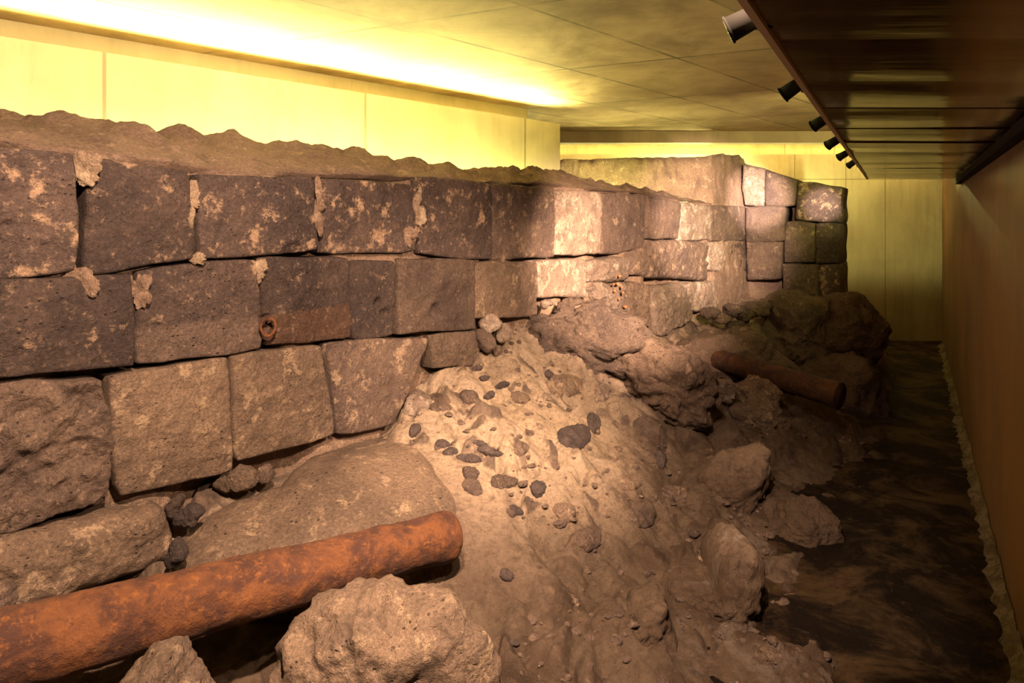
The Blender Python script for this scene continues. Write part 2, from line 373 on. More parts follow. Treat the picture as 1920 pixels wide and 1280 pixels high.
# coarse mesh for casting
BVH = BVHTree.FromPolygons(vb, faces)
vs = []; tones = []
for p in vb:
    q = Vector((p.x, p.y, 0))
    wq = q+Vector((noise.noise(q*1.3), noise.noise(q*1.3+Vector((7, 3, 1))), 0))*.35
    smooth_slab = max(0, 1-((p.x+.6)**2/.5+(p.y-2.9)**2/.22))        # the flat boulder by the near pipe
    k = 1-.85*min(1, smooth_slab*3)
    d, _ = noise.voronoi(wq*2.6); c1 = min(1, (d[1]-d[0])*3.0)
    d2, _ = noise.voronoi(wq*7+Vector((3, 1, 5))); c2 = min(1, (d2[1]-d2[0])*2.6)
    w3 = q+Vector((noise.noise(q*4), noise.noise(q*4+Vector((5, 3, 1))), 0))*.12
    d3, s3 = noise.voronoi(w3*5.2+Vector((1, 8, 2))); c3 = min(1, (d3[1]-d3[0])*4); t3 = noise.cell(s3[0]*7.3)-.5
    d4, s4 = noise.voronoi(w3*13+Vector((1, 2, 2))); c4 = min(1, (d4[1]-d4[0])*4); t4 = noise.cell(s4[0]*5.1)-.5
    am = .5+.8*max(0, min(1, noise.noise(q*1.7)+.45))
    h = .05*fbm(q, 1.1, 3)+.05*(c1-.6)+(.05*t3*c3+.035*(c3-.6))*am+(.022*t4*c4+.014*c4)*am-.03*abs(noise.noise(q*3.3))+.014*fbm(q, 9, 4)
    vs.append(Vector((p.x, p.y, max(p.z, -.2)+h*k-.02)))
    tones.append((t3*2*min(1, c3*1.6) if t3 > .1 else t4*1.6*c4)*(am > .62)*k)
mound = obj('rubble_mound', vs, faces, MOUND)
mound.data.attributes.new('tone', 'FLOAT', 'POINT').data.foreach_set('value', tones)
tag(mound, 'sloping mound of tan mortar and broken rubble at the foot of the block wall', 'rubble mound')
BVHR = BVHTree.FromPolygons(vs, faces)
def cast(px, py, real=False):
    d = P(px, py, 1)-Vector((0, 0, CZ)); h = (BVHR if real else BVH).ray_cast(Vector((0, 0, CZ)), d.normalized())
    return h[0], h[1]

# ---------------------------------------------------------------- blocks of the ruin
def edge_params(n):
    L = [0, .008, .022, .045, .08]; m = [.08+.84*i/n for i in range(1, n)]
    return [2*q-1 for q in L+m+[1-q for q in reversed(L)]]
DENTS = [(P(x, y, wall_t(x)-.01), r*wall_t(x)/F, d) for x, y, r, d in
         [(712,570,10,.06), (722,588,9,.03), (815,582,13,.04), (838,552,20,.018), (858,560,14,.015), (500,598,9,.06), (1085,430,22,.012), (548,470,16,.03),
          (60,780,30,.03), (120,850,36,.03), (160,760,25,.02), (40,900,40,.03), (85,462,6,.02), (12,421,7,.02), (75,1060,14,.02)]]
def block(quad, m, tf, label, cat='stone block', group=None, out=0., depth=.3, rough=1., round_=.035, name='stone_block', seed=None, grow=2.2, r=.016, dep=None):
    """quad = TL, TR, BR, BL in photo pixels, stood on the wall face tf(px)"""
    seed = random.random()*50 if seed is None else seed
    cqx = sum(a for a, _ in quad)/4; cqy = sum(b for _, b in quad)/4
    quad = [(x+math.copysign(grow, x-cqx), y+math.copysign(grow, y-cqy)) for x, y in quad]
    tl, tr, br, bl = [P(x, y, tf(x)) for x, y in quad]
    nrm = (tr-tl).cross(bl-tl).normalized()
    if nrm.y > 0: nrm = -nrm
    wv = ((tr-tl).length+(br-bl).length)/2; hv = ((tl-bl).length+(tr-br).length)/2
    na = max(8, min(56, int(wv/.011))); nb = max(8, min(56, int(hv/.011)))
    As, Bs = edge_params(na), edge_params(nb); vs = []; W_, H_ = len(As), len(Bs)
    sv = Vector((seed, seed*.7, seed*1.3))
    for bb in Bs:
        for a in As:
            f = round_*abs(a*bb)**5
            aa, b2 = a*(1-f*hv/wv*1.2), bb*(1-f)
            s, t = (aa+1)/2, (b2+1)/2                     # t: 0 bottom .. 1 top
            p = (bl*(1-s)+br*s)*(1-t)+(tl*(1-s)+tr*s)*t
            q = p+sv
            wob = .012*rough
            ew = max(abs(a), abs(bb))**3
            p = p+(tr-tl).normalized()*(noise.noise(q*5)*wob*ew)+Vector((0, 0, 1))*(noise.noise(q*5+Vector((9, 9, 9)))*wob*ew)
            e = min((1-abs(a))*wv/2, (1-abs(bb))*hv/2); k = min(1, e/r)
            back = r*(1-math.sqrt(max(0, 1-(1-k)**2)))
            bul = .014*(1-a*a)*(1-bb*bb)
            p = p+nrm*(out-back*1.1+bul+rough*(.013*fbm(q, 4, 3)+.008*fbm(q, 18, 3)))
            for dc, dr, dd in DENTS:
                d2 = (p-dc).length_squared/(dr*dr)
                if d2 < 5: p = p-nrm*(dd*math.exp(-d2*d2*.7))
            vs.append(p)
    fs = [(j*W_+i, j*W_+i+1, (j+1)*W_+i+1, (j+1)*W_+i) for j in range(H_-1) for i in range(W_-1)]
    ring = [i for i in range(W_)]+[j*W_+W_-1 for j in range(1, H_)]+[(H_-1)*W_+i for i in range(W_-2, -1, -1)]+[j*W_ for j in range(H_-2, 0, -1)]
    b0 = len(vs)
    for i in ring: vs.append(vs[i]-nrm*depth)
    k = len(ring)
    for i in range(k): fs.append((ring[i], ring[(i+1) % k], b0+(i+1) % k, b0+i))
    fs.append([b0+i for i in range(k)])
    o = obj(name, vs, fs, m)
    tag(o, label, cat, group); return o
G1 = 'squared blocks of the ruined wall'
BL = [
 # course 1
 ((-90,268),(140,288),(150,508),(-90,530), DK, 'dark pitted block with pale flecks at the left end of the top course', 1),
 ((172,292),(352,322),(366,484),(153,518), DK, 'dark block of the top course with a stepped upper left corner filled with mortar', 1),
 ((370,325),(588,336),(598,468),(374,487), DK, 'long dark block of the top course with pale mortar strips at both its ends', 1),
 ((607,336),(783,349),(784,472),(607,474), DK, 'dark top-course block with a white splash at its lower right corner', 1),
 ((788,330),(924,345),(925,486),(790,477), DK, 'dark grey top-course block whose upper edge pokes up into the mortar cap', 1),
 ((928,347),(1041,352),(1041,480),(927,488), MD, 'smooth grey-brown top-course block on the left of the pale white block', 1),
 ((1045,358),(1126,362),(1127,474),(1045,478), PL, 'pale whitish block with rounded sides in the top course', 1),
 ((1131,362),(1211,366),(1207,466),(1131,477), MD, 'narrow brown top-course block on the right of the pale white block', 1),
 ((1215,368),(1276,381),(1270,446),(1213,446), MD, 'small grey-brown top-course block, second to the right of the pale white block', 1),
 ((1279,380),(1331,386),(1332,448),(1274,450), PL, 'small brightly spotlit pale block in the top course near the pier', 1),
 ((1334,386),(1394,389),(1395,450),(1335,450), MD, 'last small block of the top course, touching the left edge of the pier', 1),
 # course 2
 ((-90,534),(246,514),(252,686),(-90,712), DK, 'dark brown block at the left end of the second course', 1),
 ((256,508),(484,483),(493,655),(259,684), DKP, 'dark second-course block with a paler lower band, on the left of the iron ring', 1),
 ((490,482),(654,486),(660,631),(500,651), DKB, 'dark block with a rusty brown lower half and an iron ring at its corner', 1),
 ((661,489),(743,489),(738,629),(662,637), DK, 'narrow upright dark block with a dark hole in the second course', 1),
 ((750,486),(889,487),(889,614),(747,627), MD, 'brown second-course block with two chipped hollows in its face', 1),
 ((893,492),(1007,493),(1007,590),(891,597), TN, 'tan block with a diagonal pale vein in the second course', 1),
 ((1010,491),(1100,486),(1103,556),(1009,558), PL, 'small whitish block under the pale block and over a dark gap', 1),
 # course 3
 ((-90,724),(198,711),(217,930),(-90,1030), MD, 'rough broken-faced block at the left end of the third course', 2.6),
 ((205,706),(428,671),(440,882),(222,936), TN, 'large square brown block, second from the left in the third course', 1),
 ((433,667),(602,648),(628,814),(446,867), TN, 'square brown block with a thin crack, third from the left in the third course', 1),
 ((615,643),(805,632),(735,797),(632,813), MD, 'third-course block with orange stained right side running into the pale mortar', 1),
 ((812,631),(910,618),(890,684),(818,690), TN, 'small orange-tan block half buried in pale mortar at the end of the third course', 1),
]
for tl, tr, br, bl, m, lab, rg in BL:
    big = tl[0] < 900
    block((tl, tr, br, bl), m, wall_t, lab, group=G1, rough=rg, r=.016 if big else .024, out=random.uniform(-.01, .015))
block(((-70,1030),(300,935),(322,1040),(0,1148)), TN, wall_t, 'light brown pitted block jutting out in the lowest course above the near pipe', group=G1, rough=1.6, out=.07, depth=.35, r=.06, round_=.12)
G2 = 'broken stones in the gap of the wall'
for q, m, lab, rr in [
 (((1196,450),(1326,453),(1328,526),(1188,516)), MD, 'wide lens-shaped grey stone over a dark gap below the spotlit top course', .06),
 (((1332,456),(1364,458),(1366,508),(1331,506)), PL, 'small pale wedge stone between two larger stones below the spotlit top course', .04),
 (((1369,456),(1460,451),(1463,514),(1374,523)), MD, 'squarish grey stone below the left corner of the pier', .05),
 (((1180,530),(1221,531),(1219,612),(1182,602)), TN, 'narrow upright tan stone beside the red brick fragments', .03),
 (((1224,540),(1284,530),(1302,598),(1234,638)), PL, 'broken white and grey stone leaning over the dark hollow', .05),
 (((1289,532),(1374,524),(1378,566),(1302,588)), PL, 'low pale stone above the dark hollow right of the broken white stone', .04),
 (((1380,525),(1436,520),(1434,558),(1382,574)), TN, 'small tan stone wedged above the crumbled rock near the pier', .04),
 (((1108,488),(1184,482),(1178,524),(1110,530)), PL, 'crumbling pale stone under the narrow brown top-course block', .05),
 (((1108,534),(1176,530),(1176,590),(1130,580)), PL, 'pinkish crumbling lump dotted with red brick fragments', .06)]:
    block(q, m, wall_t, lab, 'stone', G2, rough=2.2, r=rr, round_=.16, name='broken_stone', out=.0)
G3 = 'blocks of the end pier'
for q, m, lab in [
 (((1393,308),(1433,318),(1432,384),(1396,384)), PL, 'brightest white-lit block at the top left of the end pier'),
 (((1436,319),(1494,338),(1490,383),(1436,384)), MD, 'pinkish block, middle one in the top row of the end pier'),
 (((1496,341),(1578,352),(1576,416),(1494,411)), DK, 'dark corner block at the top right of the end pier with a round light spot'),
 (((1399,388),(1472,388),(1470,450),(1400,452)), MD, 'wide pinkish block in the second row of the end pier'),
 (((1475,415),(1527,420),(1527,490),(1472,492)), MD, 'dim brown block in the middle of the end pier'),
 (((1530,420),(1577,420),(1576,493),(1530,493)), DK, 'dark corner block halfway up the right edge of the end pier'),
 (((1468,496),(1535,497),(1535,556),(1470,552)), MD, 'dim brown block in the lowest row of the end pier, over the rock'),
 (((1538,497),(1576,497),(1575,562),(1538,562)), DK, 'dark corner block at the bottom right of the end pier'),
 (((1400,455),(1468,455),(1464,520),(1402,524)), MD, 'brown block at the lower left of the end pier beside the squarish grey stone')]:
    block(q, m, pier_t, lab, 'stone block', G3, rough=1.6, r=.045, depth=.5, out=.02)

# core of the wall: mortar front behind the blocks, sloping cap, ragged crest
def interp(tab, x):
    xs = [a for a, _ in tab]; return float(np.interp(x, xs, [b for _, b in tab]))
TOP = [(-120,262),(0,275),(150,288),(190,292),(360,322),(600,334),(790,336),(930,345),(1050,350),(1210,362),(1280,376),(1400,388)]
CREST = [(-120,196),(0,204),(15,205),(40,214),(70,214),(110,212),(150,220),(200,226),(285,240),(300,243),(335,237),(355,246),(390,256),(420,254),(440,250),(460,258),(500,267),(550,263),(600,268),(640,278),(670,276),(700,284),(730,288),(750,300),(770,303),(790,300),(820,304),(845,301),(870,310),(890,318),(905,320),(930,309),(955,309),(985,320),(1010,318),(1050,318),(1070,328),(1100,336),(1150,345),(1200,352),(1250,362),(1290,376),(1400,386)]
wn_ = Vector((.798, -1, 0)); wn_ = Vector((1, -.798, 0)).normalized()      # outward normal of the face
cols = []; NPX = 560
for i in range(NPX+1):
    px = -120+1512*i/NPX
    t = wall_t(px); f = P(px, HY, t); f.z = 0
    zt = P(px, interp(TOP, px), t).z
    t2 = t+.55
    cr = P(px, interp(CREST, px), t2); 
    row = []
    for k in range(8):                                                  # front
        z = .3+(zt-.3)*k/7; p = Vector((f.x, f.y, z)); q = p*1.0; p = p-wn_*(.12-.085*max(-.5, min(1, noise.noise(p*3.1)*3)))
        row.append(p+wn_*(.012*fbm(q, 8, 3)))
    a = Vector((f.x, f.y, zt))-wn_*.03
    for k in range(1, 15):
        s = k/14; p = a.lerp(cr, s); p.z = a.z+(cr.z-a.z)*(s**.85)
        q = p*1.0
        p.z += (.034*fbm(q, 5, 3)+.045*(abs(noise.noise(q*4.5))*2-.4)+.010*fbm(q, 18, 3))*math.sin(s*math.pi*.5) * (1 if s < 1 else .8)
        row.append(p)
    bk = cr-wn_*.25; bk.z -= .10; row.append(bk); bk2 = bk.copy()-wn_*.05; bk2.z = .2; row.append(bk2)
    cols.append(row)
nr = len(cols[0]); vs = [p for r in cols for p in r]
fs = [(i*nr+j, (i+1)*nr+j, (i+1)*nr+j+1, i*nr+j+1) for i in range(NPX) for j in range(nr-1)]
mc = obj('mortar_core', vs, fs, MORT); mc.data.materials.append(CAP)
for k, pl_ in enumerate(mc.data.polygons):
    if k % (nr-1) >= 7: pl_.material_index = 1
tag(mc, 'lumpy pinkish mortar core capping and backing the block wall', 'wall core')

# higher earth core behind, left of the pier
HEAP = [(1010,322),(1055,300),(1110,300),(1160,296),(1210,297),(1260,296),(1310,294),(1345,290),(1385,292),(1400,306),(1440,316),(1500,338),(1578,352)]
vs = []; fs = []; n = 220; cols = []
for i in range(n+1):
    px = 1010+(1574-1010)*i/n
    tb = max(7.5, wall_t(px)+.32) if px < 1392 else 8.33
    zt = P(px, interp(HEAP, px), tb).z
    if px > 1392: zt -= .03
    row = []
    for k in range(22):
        s = k/21; z = .6+(zt-.6)*min(1, s*1.25); yy = tb+(-.25*(1-s)+.12*max(0, s-.8)*5)
        p = Vector(((px-960)/F*tb, yy, z)); q = p*1.0
        e = .05*fbm(q, 3, 3)+.03*fbm(q, 11, 3)
        p.y += -e*(1 if px < 1390 else .3); 
        if s > .75: p.z += .3*e
        row.append(p)
    p = row[-1]+Vector((0, .5, -.05)); row.append(p); row.append(Vector((p.x, p.y+.05, .3)))
    cols.append(row)
nr = len(cols[0]); vs = [p for r in cols for p in r]
fs = [(i*nr+j, (i+1)*nr+j, (i+1)*nr+j+1, i*nr+j+1) for i in range(n) for j in range(nr-1)]
for base in (0, n*nr): fs.append([base+j for j in range(nr)])
tag(obj('earth_core', vs, fs, MORT), 'raised ragged earth and mortar core behind the wall, lit yellow, left of the pier', 'wall core')

# ---------------------------------------------------------------- rocks
def star(poly, tc, depth, m, label, seed, rough=1., name='boulder', cat='boulder', group=None, nseg=110, nring=60, lean=0., parent=None, jag=.07):
    """closed lump whose outline seen from the front is poly (photo pixels)"""
    cx = sum(p[0] for p in poly)/len(poly); cy = sum(p[1] for p in poly)/len(poly)
    ang = sorted((math.atan2(cy-y, x-cx), math.hypot(x-cx, y-cy)) for x, y in poly)
    aa = [ang[-1][0]-2*math.pi]+[a for a, _ in ang]+[ang[0][0]+2*math.pi]; rr = [ang[-1][1]]+[r for _, r in ang]+[ang[0][1]]
    c = P(cx, cy, tc); sc = tc/F; sv = Vector((seed, seed*2.1, -seed)); vs = []; size = sum(rr)/len(rr)*sc
    rnd = random.Random(seed); planes = []
    for _ in range(16):
        nk = Vector((rnd.gauss(0, 1), rnd.gauss(0, 1), rnd.gauss(0, 1))).normalized(); planes.append((nk, rnd.uniform(.72, .86)))
    def pt(th, ph):
        th2 = (th+math.pi) % (2*math.pi)-math.pi
        R = float(np.interp(th2, aa, rr))*sc*(1+jag*fbm(Vector((math.cos(th2)*2, math.sin(th2)*2, seed)), 1.5, 3))
        s = abs(math.sin(ph))**.8; cc = math.cos(ph); cc = math.copysign(abs(cc)**.8, cc)
        x, z = R*s*math.cos(th), R*s*math.sin(th)
        p = c+Vector((x, -depth*cc+lean*z, z)); d = Vector((x/size, -cc, z/size)).normalized()
        q = p+sv
        e = size*(.15*fbm(q, .9/size, 3)+.10*fbm(q, 4/size, 3)+.03*fbm(q, 13/size, 2)-.05*abs(noise.noise(q*(2.6/size))))*rough
        for nk, ck in planes:
            dn = d.dot(nk)
            if dn > ck: e -= size*(dn-ck)*.55
        return p+d*e
    vs.append(pt(0, 0))
    for j in range(1, nring):
        for i in range(nseg): vs.append(pt(2*math.pi*i/nseg, math.pi*j/nring))
    vs.append(pt(0, math.pi)); L = len(vs)-1; fs = []
    for i in range(nseg):
        fs.append((0, 1+i, 1+(i+1) % nseg)); fs.append((L, L-nseg+(i+1) % nseg, L-nseg+i))
        for j in range(nring-2):
            a = 1+j*nseg; fs.append((a+i, a+nseg+i, a+nseg+(i+1) % nseg, a+(i+1) % nseg))
    o = obj(name, vs, fs, m, parent)
    if not parent: tag(o, label, cat, group)
    return o
def embed(poly, h, m, label, seed, name='cobble', cat='cobble', group=None, rough=1., flat=3.):
    """stone bedded in the mound: its outline laid on the ground, domed up by h"""
    cx = sum(p[0] for p in poly)/len(poly); cy = sum(p[1] for p in poly)/len(poly)
    ang = sorted((math.atan2(cy-y, x-cx), math.hypot(x-cx, y-cy)) for x, y in poly)
    aa = [ang[-1][0]-2*math.pi]+[a for a, _ in ang]+[ang[0][0]+2*math.pi]; rr = [ang[-1][1]]+[r for _, r in ang]+[ang[0][1]]
    c, cn = cast(cx, cy, True); up = (cn+Vector((0, -.35, .2))).normalized()
    size = sum(rr)/len(rr)*c.y/F; ns = 40 if size < .1 else 80; nrg = 10 if size < .1 else 26
    sv = Vector((seed, -seed, seed*.3)); vs = []
    for j in range(nrg+1):
        r = (j/nrg)
        for i in range(ns if j else 1):
            th = 2*math.pi*i/ns; th2 = (th+math.pi) % (2*math.pi)-math.pi
            R = float(np.interp(th2, aa, rr))*r*(1+(.12 if len(poly) == 12 else .05)*fbm(Vector((math.cos(th2)*2, math.sin(th2)*2, seed)), 1.5, 3))
            g, n_ = cast(cx+R*math.cos(th), cy-R*math.sin(th), size < .2)
            if g is None: g = c
            q = g+sv
            hh = h*(1-r**flat)**.5
            vs.append(g+up*(hh+(.004 if size > .2 else .002)-(.012*r**6 if size < .2 else .07*r**8)+rough*size*(.05*fbm(q, .8/size, 3)+.02*fbm(q, 4/size, 3))))
    fs = []
    for i in range(ns):
        fs.append((0, 1+i, 1+(i+1) % ns))
        for j in range(nrg-1):
            a = 1+j*ns; fs.append((a+i, a+ns+i, a+ns+(i+1) % ns, a+(i+1) % ns))
    rim = 1+(nrg-1)*ns; b0 = len(vs); dn = max(h*1.2, .05)
    for i in range(ns): vs.append(vs[rim+i].lerp(c, .25)-up*dn)
    for i in range(ns): fs.append((rim+i, b0+i, b0+(i+1) % ns, rim+(i+1) % ns))
    fs.append([b0+i for i in range(ns)])
    o = obj(name, vs, fs, m); tag(o, label, cat, group); return o

def sunk(poly, depth, m, label, seed, rough=.6, off=.1):
    cx = sum(p[0] for p in poly)/len(poly); cy = sum(p[1] for p in poly)/len(poly)
    star(poly, cast(cx, cy)[0].y+off, depth, m, label, seed, rough)
# big bedded boulders
embed([(325,1065),(322,1000),(370,958),(450,925),(520,905),(570,858),(640,822),(740,800),(800,835),(850,905),(868,1000),(862,1100),(740,1130),(560,1150),(400,1130)], .05, TN, 'broad smooth grey-pink boulder lying behind the near rusty pipe', 3, 'boulder', 'boulder', rough=.8, flat=2)
star([(930,640),(950,600),(1010,578),(1080,560),(1150,575),(1230,610),(1260,650),(1200,690),(1140,700),(1050,680),(960,680)], 4.75, .30, MD, 'long weathered grey boulder leaning against the wall under the small whitish block', 11, 1.1)
star([(1130,640),(1180,600),(1240,640),(1330,690),(1345,740),(1310,800),(1230,800),(1160,740)], 4.75, .35, BR, 'rough brown boulder in front of the rock heap, left of the far rusty pipe', 17, 1.2)
star([(1260,655),(1310,620),(1360,612),(1440,650),(1490,690),(1500,730),(1400,720),(1300,690)], 6.1, .45, BR, 'smooth pinkish boulder behind the far rusty pipe', 21, .6)
star([(1432,600),(1440,548),(1490,535),(1540,560),(1560,640),(1545,740),(1470,720),(1430,660)], 6.75, .45, BR, 'large brown rock standing under the end pier', 25, .8)
star([(1525,600),(1545,552),(1600,552),(1640,575),(1648,610),(1632,660),(1600,700),(1545,700)], 6.7, .5, BR, 'dark rounded rock at the right corner of the mound below the end pier', 29, .7)
star([(1500,720),(1560,670),(1625,660),(1642,720),(1640,800),(1600,850),(1520,840),(1490,780)], 6.0, .4, BR, 'dark steep rock face beside the trench at the lower end of the far pipe', 31, .8)
star([(1372,735),(1395,712),(1425,704),(1455,722),(1462,750),(1450,765),(1390,762)], 5.15, .13, TN, 'rounded tan stone right under the far rusty pipe', 35, .8)
star([(1376,770),(1400,762),(1470,765),(1490,790),(1470,830),(1420,820),(1380,800)], 4.9, .16, TN, 'lumpy tan stone below the rounded stone under the far pipe', 37, 1)
star([(1335,730),(1365,712),(1380,725),(1372,755),(1345,748)], 5.0, .08, PL, 'small pale wedge stone on the left of the rounded stone under the far pipe', 39, 1)
star([(492,1200),(540,1158),(600,1128),(660,1120),(760,1122),(850,1110),(915,1170),(960,1290),(950,1480),(700,1560),(500,1500),(470,1300)], 2.08, .22, TN, 'big pinkish boulder with dark pits at the bottom of the photo, below the near pipe', 43, .45, nseg=110, nring=70)
star([(205,1300),(250,1255),(300,1218),(325,1222),(350,1265),(380,1300),(400,1420),(180,1420)], 1.72, .12, TN, 'pointed grey rock at the bottom edge below the near pipe', 47, .5)
sunk([(1330,1075),(1370,985),(1410,1005),(1395,1120),(1400,1200),(1300,1230),(1220,1190),(1240,1100)], 0.22, MOUND, 'large flat whitish-streaked boulder low on the mound near the trench', 49, 0.7, 0.1)
sunk([(1290,960),(1310,880),(1380,835),(1430,820),(1450,860),(1430,930),(1380,980),(1330,1000)], 0.22, MOUND, 'smooth brown ridge of rock in the middle of the mound', 51, 0.7, 0.1)
sunk([(1440,1000),(1460,960),(1530,935),(1575,965),(1575,1010),(1520,1045),(1450,1045)], 0.2, MOUND, 'dim brown boulder beside the trench, split by a crack', 53, 0.8, 0.1)
sunk([(1180,1130),(1240,1100),(1260,1160),(1200,1260),(1120,1240),(1110,1170)], 0.16, MOUND, 'flat grey slab at the bottom middle of the mound', 54, 0.7, 0.09)
# rubble strip between blocks and boulder, left
G4 = 'loose stones under the third course'
star([(395,905),(430,888),(485,880),(482,905),(440,915),(405,920)], 2.86, .05, TN, 'long flat loose stone in the dark gap under the square brown blocks', 61, .6, 'loose_stone', 'stone', G4, 40, 20)
star([(484,880),(505,868),(513,880),(510,900),(490,905)], 2.9, .04, MD, 'small squarish stone at the right end of the long flat loose stone', 63, .5, 'loose_stone', 'stone', G4, 40, 20)
star([(308,950),(322,936),(345,925),(342,950),(318,975)], 2.62, .04, MD, 'pointed loose stone at the right corner of the lowest jutting block', 65, .6, 'loose_stone', 'stone', G4, 40, 20)
star([(322,985),(340,955),(365,942),(388,955),(375,970),(335,990)], 2.62, .04, CB, 'dark purplish loose stone beside the pointed one near the lowest block', 67, .6, 'loose_stone', 'stone', G4, 40, 20)
star([(318,1030),(330,1005),(345,1020),(338,1055),(322,1068)], 2.45, .04, CB, 'grey stone hanging just over the near pipe beside the lowest block', 69, .5, 'loose_stone', 'stone', G4, 40, 20)
star([(-20,1095),(2,1085),(20,1115),(22,1140),(-10,1160)], 2.1, .06, MD, 'dark stone at the left edge of the photo above the near pipe', 70, .6, 'loose_stone', 'stone', G4, 40, 20)
G5 = 'small stones in the gap by the long weathered boulder'
for poly, m, lab, sd in [
 ([(893,606),(940,596),(943,608),(925,622),(900,618)], PL, 'flat white stone tucked under the tan veined block', 71),
 ([(893,618),(925,624),(930,650),(915,662),(895,645)], MD, 'grey stone below the flat white stone under the tan veined block', 72),
 ([(930,622),(950,604),(962,618),(945,642),(930,640)], PL, 'upright pale stone leaning beside the long weathered boulder', 73),
 ([(922,655),(932,644),(942,650),(940,663),(928,668)], MD, 'small round grey stone at the foot of the upright pale stone', 74),
 ([(1012,566),(1030,560),(1040,567),(1030,575),(1014,577)], PL, 'tiny pale stone in the dark gap below the small whitish block', 75),
 ([(1050,566),(1075,560),(1098,564),(1080,572),(1056,573)], MD, 'thin sliver of stone lying on top of the long weathered boulder', 76)]:
    cx = sum(p[0] for p in poly)/len(poly)
    star(poly, wall_t(cx)-.07, .05, m, lab, sd, .5, 'small_stone', 'stone', G5, 32, 16)
# crumbled heap between the hollow and the pier
cr_lab = ['rightmost', 'uppermost', 'lowest', 'leftmost']
G6 = 'crumbled rock chips below the pier'
for k, (px, py, w_, h_, m, lab) in enumerate([
 (1330,585,20,12,MD,'chip of rock at the left end of the crumbled heap beside the dark hollow'),
 (1352,596,18,11,TN,'tan chip of rock in the crumbled heap just right of the dark hollow'),
 (1372,582,22,12,MD,'upper chip of rock in the crumbled heap under the small tan stone'),
 (1398,590,24,14,BR,'brown chip in the middle of the crumbled heap below the pier'),
 (1422,578,26,14,BR,'topmost chip of the crumbled heap touching the large brown rock'),
 (1385,612,20,13,MD,'lower grey chip of the crumbled heap above the pinkish boulder'),
 (1415,622,17,24,TN,'upright orange-tan stone at the right end of the crumbled heap')]):
    poly = [(px+w_*math.cos(a)*(1+.25*math.sin(3*a+k)), py+h_*math.sin(a)*(1+.2*math.cos(2*a+k))) for a in [i*math.pi/4 for i in range(8)]]
    star(poly, 6.75, .10, m, lab, 80+k, 1., 'rock_chip', 'rock chip', G6, 32, 16)
